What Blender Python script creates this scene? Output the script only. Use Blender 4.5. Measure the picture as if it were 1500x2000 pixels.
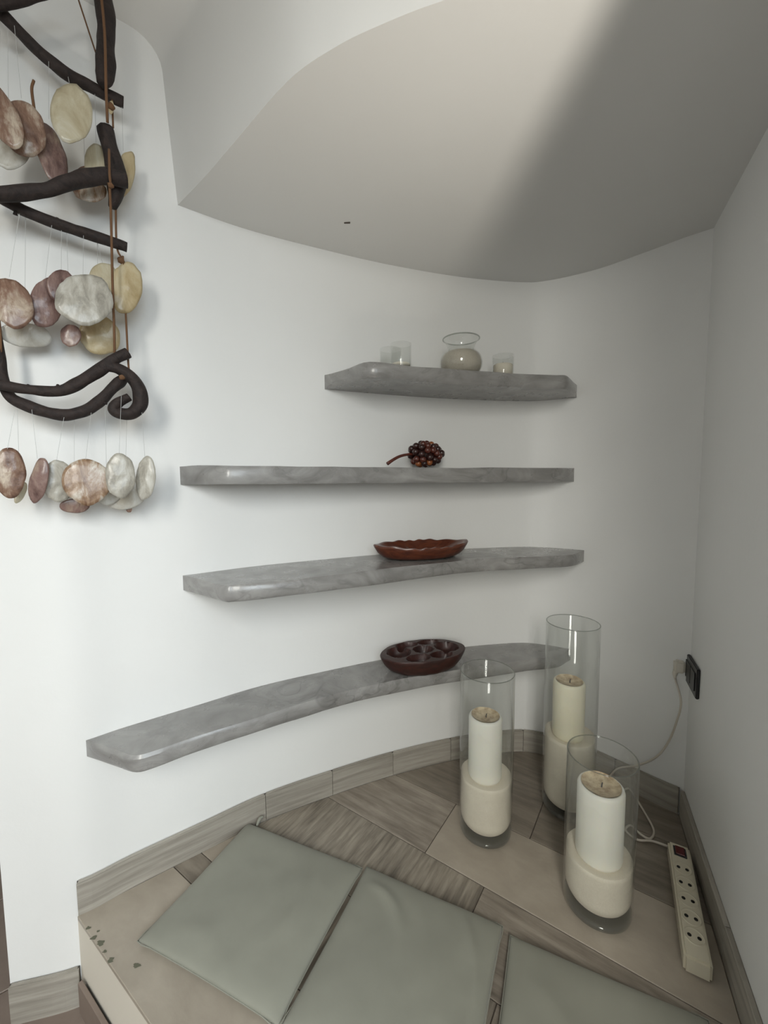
import bpy, bmesh, math, random
from mathutils import Vector, Matrix, noise
random.seed(7)
R = math.radians
for o in list(bpy.data.objects): bpy.data.objects.remove(o)
scene = bpy.context.scene
COL = scene.collection

# ------------------------------------------------------------------ camera
F = 800.0; H = 1.10                      # focal length in px of the 1500x2000 frame, eye height over the platform
PITCH = math.atan(62/800); ROLL = 0.006
_u0 = Vector((0, math.sin(PITCH), math.cos(PITCH)))
FWD = Vector((0, math.cos(PITCH), -math.sin(PITCH)))
RIGHT = Vector((1,0,0))*math.cos(ROLL) - _u0*math.sin(ROLL)
UP = _u0*math.cos(ROLL) + Vector((1,0,0))*math.sin(ROLL)
EYE = Vector((0,0,H))
cam = bpy.data.cameras.new('camera'); cam_o = bpy.data.objects.new('camera', cam); COL.objects.link(cam_o)
cam.sensor_fit = 'HORIZONTAL'; cam.sensor_width = 36; cam.lens = 36*F/1500
cam.clip_start = 0.02; cam.clip_end = 50
m = Matrix((RIGHT, UP, -FWD)).transposed().to_4x4(); m.translation = EYE
cam_o.matrix_world = m
scene.camera = cam_o

# ------------------------------------------------------------------ world, lights, exposure
scene.view_settings.view_transform = 'Standard'; scene.view_settings.look = 'None'
scene.view_settings.gamma = 1; scene.view_settings.use_curve_mapping = False
scene.view_settings.exposure = 0.02
scene.cycles.transparent_max_bounces = 32
scene.cycles.max_bounces = 10; scene.cycles.diffuse_bounces = 5; scene.cycles.transmission_bounces = 12; scene.cycles.glossy_bounces = 6
w = bpy.data.worlds.new('world'); scene.world = w; w.use_nodes = True
w.node_tree.nodes['Background'].inputs[0].default_value = (0.62,0.78,1,1)
w.node_tree.nodes['Background'].inputs[1].default_value = 1.0
def area(name, loc, target, sx, sy, power, col, spread=180):
    l = bpy.data.lights.new(name, 'AREA'); l.shape = 'RECTANGLE'; l.size = sx; l.size_y = sy
    l.energy = power; l.color = col; l.spread = R(spread)
    o = bpy.data.objects.new(name, l); COL.objects.link(o); o.location = loc
    o.rotation_euler = (Vector(target)-Vector(loc)).to_track_quat('-Z','Y').to_euler()
    return o
# sky light entering by the tall window high in the wall behind the camera
area('window_daylight', (1.42,-2.12,2.10), (-0.10,1.2,1.0), 1.7, 1.95, 74, (0.84,0.935,1.0))
area('second_window_daylight', (-0.20,-2.12,2.10), (0.10,1.2,0.8), 0.55, 1.95, 66, (1.0,0.975,0.90))
# added unseen low warm lamp, no pane there; brightens the niche ceiling
area('added_low_uplight', (0.412,-0.25,-0.20), (0.25,0.46,1.83), 0.03, 0.10, 2.7, (1.0,0.93,0.82), 50)

# ------------------------------------------------------------------ pixel -> place
def ray(x, y):
    return FWD + RIGHT*((x-750)/F) - UP*((y-1000)/F)
def onz(x, y, z):
    r = ray(x,y); t = (z-H)/r.z
    return Vector((r.x*t, r.y*t, z))
def onY(x, y, Y):
    r = ray(x,y); t = Y/r.y
    return EYE + r*t
# ------------------------------------------------------------------ helpers
def catmull(P, n):
    P = [Vector(p) for p in P]; Q = [P[0]*2-P[1]]+P+[P[-1]*2-P[-2]]; out = []
    for i in range(1, len(Q)-2):
        a,b,c,d = Q[i-1:i+3]
        for k in range(n):
            t = k/n
            out.append(0.5*((2*b)+(c-a)*t+(2*a-5*b+4*c-d)*t*t+(3*b-a-3*c+d)*t**3))
    out.append(P[-1]); return out
def link(name, me, mat=None, parent=None, smooth=False):
    o = bpy.data.objects.new(name, me); COL.objects.link(o)
    if mat is not None and not me.materials: me.materials.append(mat)
    if smooth:
        for p in me.polygons: p.use_smooth = True
    if parent is not None: o.parent = parent
    return o
def mesh(name, V, Fc, mat=None, parent=None, smooth=False, recalc=True):
    me = bpy.data.meshes.new(name); me.from_pydata([tuple(v) for v in V], [], Fc); me.update()
    if recalc:
        bm = bmesh.new(); bm.from_mesh(me); bmesh.ops.recalc_face_normals(bm, faces=bm.faces); bm.to_mesh(me); bm.free()
    return link(name, me, mat, parent, smooth)
def bm_obj(name, bm, mat=None, parent=None, smooth=False):
    bmesh.ops.recalc_face_normals(bm, faces=bm.faces)
    me = bpy.data.meshes.new(name); bm.to_mesh(me); bm.free()
    return link(name, me, mat, parent, smooth)
def tag(o, label=None, cat=None, group=None, kind=None):
    if label: o['label'] = label
    if cat: o['category'] = cat
    if group: o['group'] = group
    if kind: o['kind'] = kind
    return o
def empty(name, loc, rz=0):
    o = bpy.data.objects.new(name, None); COL.objects.link(o); o.location = loc; o.rotation_euler = (0,0,rz)
    o.empty_display_size = 0.05
    return o
def under(o, root):            # parent keeping the world-space mesh where it is
    o.parent = root
    o.matrix_parent_inverse = (Matrix.Translation(root.location) @ root.rotation_euler.to_matrix().to_4x4()).inverted()
    return o
def prism(poly, z0, z1, bevel=0.0, seg=1):
    bm = bmesh.new()
    lo = [bm.verts.new((p[0],p[1],z0)) for p in poly]; hi = [bm.verts.new((p[0],p[1],z1)) for p in poly]
    n = len(poly); bm.faces.new(lo); top = bm.faces.new(hi)
    for i in range(n): bm.faces.new((lo[i], lo[(i+1)%n], hi[(i+1)%n], hi[i]))
    bmesh.ops.recalc_face_normals(bm, faces=bm.faces)
    if bevel: bmesh.ops.bevel(bm, geom=list(bm.edges), offset=bevel, segments=seg, affect='EDGES', clamp_overlap=True)
    return bm
def box(cx, cy, cz, sx, sy, sz, bevel=0.0, seg=2):
    bm = bmesh.new(); bmesh.ops.create_cube(bm, size=1)
    for v in bm.verts: v.co = Vector((v.co.x*sx+cx, v.co.y*sy+cy, v.co.z*sz+cz))
    if bevel: bmesh.ops.bevel(bm, geom=list(bm.edges), offset=bevel, segments=seg, affect='EDGES', clamp_overlap=True)
    return bm
def lathe(prof, n=48, close=False):
    V = []; Fc = []; k = len(prof)
    for i in range(n):
        a = 2*math.pi*i/n
        for r,z in prof: V.append((r*math.cos(a), r*math.sin(a), z))
    for i in range(n):
        j = (i+1)%n
        for q in range(k-1 if not close else k):
            q2 = (q+1)%k
            Fc.append((i*k+q, j*k+q, j*k+q2, i*k+q2))
    bm = bmesh.new(); vs = [bm.verts.new(v) for v in V]
    for f in Fc:
        try: bm.faces.new([vs[i] for i in f])
        except ValueError: pass
    bmesh.ops.remove_doubles(bm, verts=bm.verts, dist=1e-5)
    return bm
def tube(pts, rads, sides=10, rough=0.0, seed=0, sub=5):
    P = catmull(pts, sub); n = len(P); m_ = len(pts)-1
    Rr = []
    for i in range(n):
        t = i/(n-1)*m_; a = min(int(t), m_-1); f = t-a
        Rr.append(rads[a]*(1-f)+rads[a+1]*f)
    bm = bmesh.new(); rings = []
    up = Vector((0,0,1)) if abs((P[1]-P[0]).normalized().z) < 0.9 else Vector((1,0,0))
    for i in range(n):
        T = (P[min(i+1,n-1)]-P[max(i-1,0)]).normalized()
        X = up.cross(T).normalized(); Y = T.cross(X); up = Y
        ring = []
        for k in range(sides):
            a = 2*math.pi*k/sides
            r = Rr[i]
            if rough: r *= 1+rough*noise.noise(P[i]*28+Vector((seed*7.1+math.cos(a)*.9, math.sin(a)*.9, 0)))
            ring.append(bm.verts.new(P[i]+X*math.cos(a)*r+Y*math.sin(a)*r))
        rings.append(ring)
    for a,b in zip(rings[:-1], rings[1:]):
        for k in range(sides): bm.faces.new((a[k], a[(k+1)%sides], b[(k+1)%sides], b[k]))
    bm.faces.new(rings[0]); bm.faces.new(rings[-1])
    return bm
def clip(poly, a, b):          # keep what lies left of a->b
    out = []
    def side(p): return (b[0]-a[0])*(p[1]-a[1])-(b[1]-a[1])*(p[0]-a[0])
    for i in range(len(poly)):
        p,q = poly[i], poly[(i+1)%len(poly)]; sp,sq = side(p), side(q)
        if sp >= 0: out.append(p)
        if (sp > 0 and sq < 0) or (sp < 0 and sq > 0):
            t = sp/(sp-sq); out.append((p[0]+(q[0]-p[0])*t, p[1]+(q[1]-p[1])*t))
    return out
def poly_area(P): return 0.5*sum(P[i][0]*P[(i+1)%len(P)][1]-P[(i+1)%len(P)][0]*P[i][1] for i in range(len(P)))

# ------------------------------------------------------------------ materials
class NT:
    def __init__(s, name):
        s.m = bpy.data.materials.new(name); s.m.use_nodes = True; s.t = s.m.node_tree
        s.b = s.t.nodes['Principled BSDF']; s.out = s.t.nodes['Material Output']
    def n(s, kind, **kw):
        q = s.t.nodes.new('ShaderNode'+kind)
        for k,v in kw.items():
            if hasattr(q, k): setattr(q, k, v)
            else: q.inputs[k].default_value = v
        return q
    def l(s, a, b): s.t.links.new(a, b)
    def coord(s, scale=(1,1,1), kind='Object', rot=(0,0,0)):
        c = s.n('TexCoord'); mp = s.n('Mapping'); mp.inputs['Scale'].default_value = scale; mp.inputs['Rotation'].default_value = rot
        s.l(c.outputs[kind], mp.inputs['Vector']); return mp.outputs[0]
    def noise(s, vec, scale, detail=4, rough=0.55, dist=0.0):
        q = s.n('TexNoise'); q.inputs['Scale'].default_value = scale; q.inputs['Detail'].default_value = detail
        q.inputs['Roughness'].default_value = rough; q.inputs['Distortion'].default_value = dist
        s.l(vec, q.inputs['Vector']); return q.outputs['Fac']
    def ramp(s, fac, stops):
        q = s.n('ValToRGB'); e = q.color_ramp.elements
        e[0].position, e[0].color = stops[0][0], (*stops[0][1],1)
        e[1].position, e[1].color = stops[-1][0], (*stops[-1][1],1)
        for p,c in stops[1:-1]:
            x = e.new(p); x.color = (*c,1)
        s.l(fac, q.inputs[0]); return q.outputs[0]
    def mix(s, f, a, b, mode='MIX'):
        q = s.n('Mix', data_type='RGBA', blend_type=mode)
        if isinstance(f,(int,float)): q.inputs[0].default_value = f
        else: s.l(f, q.inputs[0])
        for i,v in ((6,a),(7,b)):
            if isinstance(v, tuple): q.inputs[i].default_value = (*v,1)
            else: s.l(v, q.inputs[i])
        return q.outputs[2]
    def bump(s, h, strength=0.2, dist=0.01):
        q = s.n('Bump'); q.inputs['Strength'].default_value = strength; q.inputs['Distance'].default_value = dist
        s.l(h, q.inputs['Height']); s.l(q.outputs[0], s.b.inputs['Normal'])
    def set(s, **kw):
        for k,v in kw.items():
            k = k.replace('_',' ')
            if isinstance(v, tuple): s.b.inputs[k].default_value = (*v,1) if len(s.b.inputs[k].default_value) == 4 else v
            elif isinstance(v,(int,float)): s.b.inputs[k].default_value = v
            else: s.l(v, s.b.inputs[k])
        return s
def plaster(name, col, rough=0.6, b=0.12):
    t = NT(name); v = t.coord()
    c = t.ramp(t.noise(v, 2.2, 3), [(0.3, tuple(x*0.97 for x in col)), (0.7, col)])
    t.set(Base_Color=c, Roughness=rough)
    t.bump(t.noise(v, 34, 5, 0.6), b, 0.004); return t.m
M = {}
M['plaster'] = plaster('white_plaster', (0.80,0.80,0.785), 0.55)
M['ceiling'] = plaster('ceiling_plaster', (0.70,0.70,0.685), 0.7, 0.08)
M['cream'] = plaster('cream_plaster', (0.72,0.67,0.58), 0.7)
def concrete():
    t = NT('troweled_cement'); v = t.coord()
    v2 = t.coord((1.0,1.0,2.0))
    big = t.noise(v2, 7, 6, 0.6, 1.6)
    c = t.ramp(big, [(0.28,(0.18,0.173,0.166)),(0.5,(0.255,0.248,0.24)),(0.72,(0.34,0.333,0.322))])
    # thin trowel veins
    w1 = t.noise(v2, 6, 2, 0.5, 1.4)
    a = t.n('Math', operation='SUBTRACT'); t.l(w1, a.inputs[0]); a.inputs[1].default_value = 0.5
    ab = t.n('Math', operation='ABSOLUTE'); t.l(a.outputs[0], ab.inputs[0])
    vein = t.mix(t.ramp(t.noise(v,3.1,2),[(0.45,(0,0,0)),(0.62,(1,1,1))]), (1,1,1), t.ramp(ab.outputs[0], [(0.0,(0.72,0.72,0.72)),(0.03,(1,1,1))]))
    c2 = t.mix(1.0, c, vein, 'MULTIPLY')
    r = t.ramp(t.noise(v, 16, 4), [(0.3,(0.22,)*3),(0.7,(0.42,)*3)])
    t.set(Base_Color=c2, Roughness=r, Coat_Weight=0.35, Coat_Roughness=0.16)
    t.bump(big, 0.35, 0.006); return t.m
M['concrete'] = concrete()
def plank(name, dark, light, contrast=1.0, across=False, plain=False):
    t = NT(name); info = t.n('ObjectInfo')
    c = t.n('TexCoord'); add = t.n('VectorMath', operation='ADD'); sc = t.n('VectorMath', operation='SCALE')
    cmb = t.n('CombineXYZ')
    for i in range(3): t.l(info.outputs['Random'], cmb.inputs[i])
    t.l(cmb.outputs[0], sc.inputs[0]); sc.inputs['Scale'].default_value = 37.0
    t.l(c.outputs['Object'], add.inputs[0]); t.l(sc.outputs[0], add.inputs[1])
    mp = t.n('Mapping'); mp.inputs['Scale'].default_value = (15,1.4,1) if across else (1.1,9,1)
    t.l(add.outputs[0], mp.inputs[0])
    if plain: mp.inputs['Scale'].default_value = (2,3,1)
    g = t.noise(mp.outputs[0], 5.0, 7, 0.62, 0.35)
    col = t.ramp(g, [(0.30,dark),(0.5,tuple((a+b)/2 for a,b in zip(dark,light))),(0.68,light)])
    blot = t.noise(add.outputs[0], 5, 4)
    col = t.mix(0.35, col, t.ramp(blot,[(0.3,dark),(0.7,light)]))
    fine = t.noise(mp.outputs[0], 26, 5)
    t.set(Base_Color=col, Roughness=0.48)
    t.bump(fine, 0.12, 0.003); return t.m
M['plank_light'] = plank('plain_wood_look_tile', (0.33,0.285,0.23), (0.44,0.388,0.32), plain=True)
M['plank_grain'] = plank('grained_wood_look_tile', (0.13,0.107,0.085), (0.44,0.385,0.32))
M['plank_dark'] = plank('dark_wood_look_tile', (0.125,0.104,0.083), (0.30,0.26,0.21))
M['plank_cross'] = plank('cross_grained_wood_look_tile', (0.085,0.07,0.056), (0.42,0.37,0.30), across=True)
def skirting():
    t = NT('skirting_tile'); info = t.n('ObjectInfo'); c = t.n('TexCoord'); add = t.n('VectorMath', operation='ADD'); cmb = t.n('CombineXYZ')
    ml = t.n('Math', operation='MULTIPLY'); t.l(info.outputs['Random'], ml.inputs[0]); ml.inputs[1].default_value = 19.0
    for i in range(3): t.l(ml.outputs[0], cmb.inputs[i])
    t.l(c.outputs['Object'], add.inputs[0]); t.l(cmb.outputs[0], add.inputs[1])
    mp_ = t.n('Mapping'); mp_.inputs['Scale'].default_value = (1.2,1.2,22); t.l(add.outputs[0], mp_.inputs[0])
    g = t.noise(mp_.outputs[0], 2.6, 7, 0.65, 0.12)
    t.set(Base_Color=t.ramp(g,[(0.25,(0.20,0.18,0.152)),(0.46,(0.31,0.285,0.245)),(0.70,(0.44,0.41,0.36))]), Roughness=0.5); t.bump(g, 0.15, 0.003); return t.m
M['skirting'] = skirting()
M['terracotta'] = plank('brown_floor_tile', (0.19,0.145,0.12), (0.26,0.205,0.17), plain=True)
def simple(name, col, rough=0.5, **kw):
    t = NT(name); t.set(Base_Color=col, Roughness=rough, **kw)
    v = t.coord(); t.bump(t.noise(v, 60, 3), 0.05, 0.002); return t.m
M['grout'] = simple('dark_grout', (0.075,0.062,0.05), 0.9)
M['stain'] = simple('dark_greenish_stain', (0.13,0.13,0.09), 0.8)
def glass(name, tint, ior=1.45, refl_veil=0.0):
    t = NT(name); t.t.nodes.remove(t.b)
    tr = t.n('BsdfTransparent'); tr.inputs[0].default_value = (*tint,1)
    gl = t.n('BsdfGlossy'); gl.inputs['Roughness'].default_value = 0.015; gl.inputs[0].default_value = (1,1,1,1)
    lw = t.n('LayerWeight'); lw.inputs['Blend'].default_value = 0.5          # Schlick: f0 + (1-f0)*(1-cos)^5, alike on both faces
    pw = t.n('Math', operation='POWER'); t.l(lw.outputs['Facing'], pw.inputs[0]); pw.inputs[1].default_value = 5.0
    f0 = ((ior-1)/(ior+1))**2
    fr = t.n('Math', operation='MULTIPLY_ADD'); t.l(pw.outputs[0], fr.inputs[0]); fr.inputs[1].default_value = 1-f0; fr.inputs[2].default_value = f0
    mx = t.n('MixShader'); t.l(fr.outputs[0], mx.inputs[0]); t.l(tr.outputs[0], mx.inputs[1]); t.l(gl.outputs[0], mx.inputs[2])
    last = mx.outputs[0]
    if refl_veil:  # thin diffuse mix paints a whitish reflection into the glass
        df = t.n('BsdfDiffuse'); df.inputs[0].default_value = (0.6,0.6,0.57,1)
        m2 = t.n('MixShader'); m2.inputs[0].default_value = refl_veil; t.l(last, m2.inputs[1]); t.l(df.outputs[0], m2.inputs[2]); last = m2.outputs[0]
    t.l(last, t.out.inputs[0]); return t.m
M['glass'] = glass('clear_glass', (0.965,0.97,0.965), 1.5, 0.03)
M['glass_base'] = glass('thick_glass_base', (0.70,0.71,0.69), 1.6, 0.06)
M['glass_rim'] = glass('glass_rim', (0.72,0.74,0.72), 1.7, 0.05)
def waxm(name, col):
    t = NT(name); v = t.coord()
    c = t.ramp(t.noise(v, 9, 3), [(0.3,tuple(x*0.95 for x in col)),(0.7,col)])
    t.set(Base_Color=c, Roughness=0.45, Subsurface_Weight=0.25, Subsurface_Radius=(0.02,0.015,0.008), Subsurface_Scale=0.6); return t.m
M['wax'] = waxm('ivory_wax', (0.94,0.92,0.84))
M['wax_yellow'] = waxm('yellowish_wax', (0.88,0.83,0.66))
M['melt'] = (lambda t: (t.set(Base_Color=t.ramp(t.noise(t.coord(), 60, 5), [(0.35,(0.36,0.24,0.13)),(0.65,(0.72,0.60,0.40))]), Roughness=0.5), t.m)[1])(NT('scorched_wax'))
M['wick'] = simple('burnt_wick', (0.015,0.012,0.01), 0.9)
def sandm(name, a, b):
    t = NT(name); v = t.coord(); g = t.noise(v, 420, 2, 0.7); big = t.noise(v, 12, 3)
    c = t.mix(0.5, t.ramp(g,[(0.35,a),(0.65,b)]), t.ramp(big,[(0.3,a),(0.7,b)]))
    t.set(Base_Color=c, Roughness=0.9); t.bump(g, 0.3, 0.001); return t.m
M['sand'] = sandm('pale_sand', (0.70,0.63,0.53), (0.88,0.82,0.70))
M['sand_grey'] = sandm('grey_beige_sand', (0.36,0.32,0.26), (0.58,0.53,0.45))
def wood(name, a, b, scale=(6,28,28), rough=0.32, coat=0.3):
    t = NT(name); v = t.coord(scale); g = t.noise(v, 3, 6, 0.6, 0.8)
    t.set(Base_Color=t.ramp(g,[(0.3,a),(0.7,b)]), Roughness=rough, Coat_Weight=coat, Coat_Roughness=0.2); t.bump(g, 0.15, 0.002); return t.m
M['bowl_wood'] = wood('reddish_brown_wood', (0.05,0.011,0.006), (0.14,0.036,0.014))
M['tray_wood'] = wood('dark_red_wood', (0.016,0.005,0.004), (0.05,0.012,0.008), rough=0.45, coat=0.08)
M['berry_dark'] = wood('dark_bead_wood', (0.016,0.006,0.005), (0.045,0.012,0.009), (20,20,60))
M['berry_red'] = wood('red_bead_wood', (0.05,0.012,0.008), (0.12,0.028,0.016), (20,20,60))
M['berry_orange'] = wood('orange_bead_wood', (0.18,0.05,0.015), (0.36,0.12,0.035), (20,20,60))
def driftwood():
    t = NT('dark_driftwood'); v = t.coord((30,30,30)); g = t.noise(v, 2, 6, 0.65, 1.0)
    t.set(Base_Color=t.ramp(g,[(0.3,(0.009,0.0055,0.005)),(0.7,(0.036,0.022,0.018))]), Roughness=0.75); t.bump(g, 0.6, 0.004); return t.m
M['driftwood'] = driftwood()
M['rope'] = simple('brown_rope', (0.15,0.075,0.035), 0.9)
M['thread'] = simple('fine_nylon_thread', (0.45,0.45,0.44), 0.4)
def shellm(name, a, b, c, scale=22):
    t = NT(name); info = t.n('ObjectInfo')
    cc = t.n('TexCoord'); add = t.n('VectorMath', operation='ADD'); cmb = t.n('CombineXYZ')
    mul = t.n('Math', operation='MULTIPLY'); t.l(info.outputs['Random'], mul.inputs[0]); mul.inputs[1].default_value = 5.0
    for i in range(3): t.l(mul.outputs[0], cmb.inputs[i])
    t.l(cc.outputs['Object'], add.inputs[0]); t.l(cmb.outputs[0], add.inputs[1])
    mp = t.n('Mapping'); mp.inputs['Scale'].default_value = (1,1,0.45); t.l(add.outputs[0], mp.inputs[0])
    g = t.noise(mp.outputs[0], scale, 8, 0.68, 0.5)
    col = t.ramp(g, [(0.34,a),(0.5,b),(0.64,c)])
    fine = t.noise(add.outputs[0], 160, 4)
    t.set(Base_Color=col, Roughness=0.28, Coat_Weight=0.4, Coat_Roughness=0.15, Sheen_Weight=0.0); t.bump(fine, 0.35, 0.002)
    tl = t.n('BsdfTranslucent'); t.l(col, tl.inputs[0]); mx = t.n('MixShader'); mx.inputs[0].default_value = 0.35
    t.l(t.b.outputs[0], mx.inputs[1]); t.l(tl.outputs[0], mx.inputs[2]); t.l(mx.outputs[0], t.out.inputs[0]); return t.m
M['shell_cream'] = shellm('cream_capiz_shell', (0.55,0.47,0.31), (0.68,0.62,0.46), (0.80,0.77,0.66))
M['shell_yellow'] = shellm('yellowish_capiz_shell', (0.50,0.38,0.20), (0.66,0.55,0.34), (0.72,0.64,0.45))
M['shell_brown'] = shellm('brown_capiz_shell', (0.11,0.05,0.035), (0.33,0.20,0.14), (0.70,0.60,0.48))
M['shell_purple'] = shellm('purplish_capiz_shell', (0.14,0.075,0.065), (0.34,0.22,0.19), (0.56,0.45,0.34))
M['shell_mottled'] = shellm('mottled_capiz_shell', (0.18,0.085,0.045), (0.46,0.31,0.20), (0.82,0.78,0.70), 34)
M['shell_grey'] = shellm('greyish_capiz_shell', (0.38,0.35,0.30), (0.58,0.55,0.48), (0.74,0.72,0.66), 45)
M['shell_white'] = shellm('white_capiz_shell', (0.62,0.58,0.50), (0.78,0.76,0.70), (0.86,0.85,0.82))
def fabric():
    t = NT('sage_grey_fabric'); v = t.coord(); g = t.noise(v, 900, 2); big = t.noise(v, 6, 3)
    c = t.ramp(big, [(0.3,(0.255,0.255,0.212)),(0.7,(0.292,0.292,0.243))])
    t.set(Base_Color=c, Roughness=0.8, Sheen_Weight=0.15); t.bump(g, 0.12, 0.001); return t.m
M['fabric'] = fabric()
M['plastic_cream'] = simple('yellowed_white_plastic', (0.66,0.61,0.48), 0.35)
M['plastic_white'] = simple('white_plastic', (0.70,0.66,0.58), 0.4)
M['plastic_dark'] = simple('black_plastic', (0.012,0.012,0.013), 0.3)
M['plastic_red'] = simple('dark_red_plastic', (0.09,0.008,0.008), 0.25)
M['hole'] = simple('socket_hole', (0.01,0.009,0.008), 0.8)
M['cable'] = simple('pale_cable', (0.58,0.53,0.46), 0.5)
M['frame_white'] = simple('painted_frame', (0.75,0.75,0.74), 0.4)

# ------------------------------------------------------------------ wall line in plan
TB = 0.012; HB = 0.088; ZF = -0.25; ZC = 1.835; ZT = 2.22; TW = 0.12
BB = [(150,1790),(265,1730),(400,1662),(520,1602),(650,1553),(768,1514),(892,1483),(1000,1468),(1052,1472)]
pp = [onz(x,y,0).xy for x,y in BB]
a_, b_ = onz(1280,1570,0).xy, onz(1322,1589,0).xy
p0 = onz(20,2005,ZF).xy                       # left end, where the wall stops (lower floor)
ext = pp[0] + (p0-pp[0])
mid = [pp[-1].lerp(a_, 0.36)+Vector((0.020,0.020)), pp[-1].lerp(a_, 0.70)+Vector((0.012,0.012))]
ctrl = [ext] + pp + mid + [a_, b_]
FACE = catmull(ctrl, 8)                       # baseboard face line
rA = onz(1400,1850,0).xy; rB = onz(1447,2000,0).xy
rdir = (Vector((0.919,1.158))-Vector((0.724,0.748))).normalized()
def nrm(L, i):
    t = (L[min(i+1,len(L)-1)]-L[max(i-1,0)]).normalized(); return Vector((-t.y, t.x))    # outward (away from the room)
def offset(L, d): return [p+nrm(L,i)*d for i,p in enumerate(L)]
WALL = offset(FACE, TB)                       # wall surface
rwP = rB + Vector((rdir.y,-rdir.x))*TB        # a point of the right wall surface
def isect(p, d, q, e):
    den = d.x*e.y-d.y*e.x; t = ((q-p).x*e.y-(q-p).y*e.x)/den; return p+d*t
corner = isect(WALL[-2], (WALL[-1]-WALL[-2]).normalized(), rwP, rdir)
while len(WALL) > 2 and (WALL[-1]-rwP).dot(Vector((rdir.y,-rdir.x))) > -0.002: WALL.pop()
WALL.append(corner)
FACE = offset(WALL, -TB)
RW_END = rwP + rdir*((0.04-rwP.y)/rdir.y)     # where the right wall stops, beside the camera
def wall_hit(x, y, off=0.0, L=None):
    L = L or offset(WALL, -off); r = ray(x,y); r2 = Vector((r.x,r.y))
    best = None
    for i,(a,b) in enumerate(zip(L[:-1], L[1:])):
        if i == 0: a = a+(a-b)*6
        d = b-a; den = r2.x*(-d.y)+d.x*r2.y
        if abs(den) < 1e-9: continue
        t = (a.x*(-d.y)+d.x*a.y)/den; s = (r2.x*a.y-r2.y*a.x)/den
        if -1e-6 <= s <= 1+1e-6 and t > 0 and (best is None or t < best): best = t
    return EYE + r*best
def rwall_hit(x, y, off=0.0):
    n = Vector((rdir.y,-rdir.x,0)); q = Vector((rwP.x,rwP.y,0))-n*off; r = ray(x,y)
    return EYE + r*((q-EYE).dot(n)/r.dot(n))
cum = [0.0]
for a,b in zip(FACE[:-1], FACE[1:]): cum.append(cum[-1]+(b-a).length)
def at_s(L, s):
    s = max(0,min(cum[-1]-1e-6,s))
    for i in range(len(cum)-1):
        if cum[i] <= s <= cum[i+1]:
            f = (s-cum[i])/max(1e-9,cum[i+1]-cum[i]); return L[i].lerp(L[i+1], f)
    return L[-1]
def s_of(p):
    best = (9,0)
    for i in range(len(FACE)-1):
        a,b = FACE[i],FACE[i+1]; d = b-a; f = max(0,min(1,(p-a).dot(d)/d.dot(d))); q = a+d*f
        if (q-p).length < best[0]: best = ((q-p).length, cum[i]+f*d.length)
    return best[1]

# ------------------------------------------------------------------ the room
def wall_strip(name, L, thick, z0, z1, mat, sgn=1):
    O = offset(L, thick*sgn); V = []; n = len(L)
    for P,z in ((L,z0),(L,z1),(O,z1),(O,z0)): V += [(p.x,p.y,z) for p in P]
    Fc = []
    for i in range(n-1):
        for k in range(4):
            a = k*n+i; b = ((k+1)%4)*n+i; Fc.append((a,a+1,b+1,b))
    Fc += [(0,n,2*n,3*n), (n-1,4*n-1,3*n-1,2*n-1)]
    o = mesh(name, V, Fc, mat); 
    me = o.data
    for p in me.polygons: p.use_smooth = abs(p.normal.z) < 0.3
    me.set_sharp_from_angle(angle=R(35))
    return o
# left end of the wall is cut square to it
wb = wall_strip('wall_back', WALL, TW, ZF, ZT, M['plaster']); tag(wb, 'white plaster wall curving round the niche', kind='structure')
rw = wall_strip('wall_right', [corner+rdir*0.10, RW_END], TW, ZF, 3.7, M['plaster'], 1); tag(rw, 'plain white plaster wall on the right of the niche', kind='structure')
X0,X1,Y0,Y1,ZH = -2.6,2.4,-2.2,3.0,3.7
def plane_box(name, x0,x1,y0,y1,z0,z1, mat, label):
    o = bm_obj(name, box((x0+x1)/2,(y0+y1)/2,(z0+z1)/2,x1-x0,y1-y0,z1-z0), mat); tag(o, label, kind='structure'); return o
floor = plane_box('floor', X0,X1,Y0,Y1, ZF-0.10, ZF-0.010, M['grout'], 'brown tiled floor below the platform')
plane_box('wall_left', X0-0.1,X0,Y0,Y1, ZF, ZH, M['plaster'], 'white wall of the room on the far left')
plane_box('wall_far', X0,X1,Y1,Y1+0.1, ZF, ZH, M['plaster'], 'white wall of the room beyond the niche')
plane_box('wall_side', X1,X1+0.1,Y0,Y1, ZF, ZH, M['plaster'], 'white wall of the room on the far right')
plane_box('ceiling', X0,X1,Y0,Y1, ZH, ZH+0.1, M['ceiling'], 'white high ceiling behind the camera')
plane_box('ceiling_low', X0,X1,-0.30,Y1, ZT, ZT+0.12, M['ceiling'], 'white low ceiling over the niche')
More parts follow.
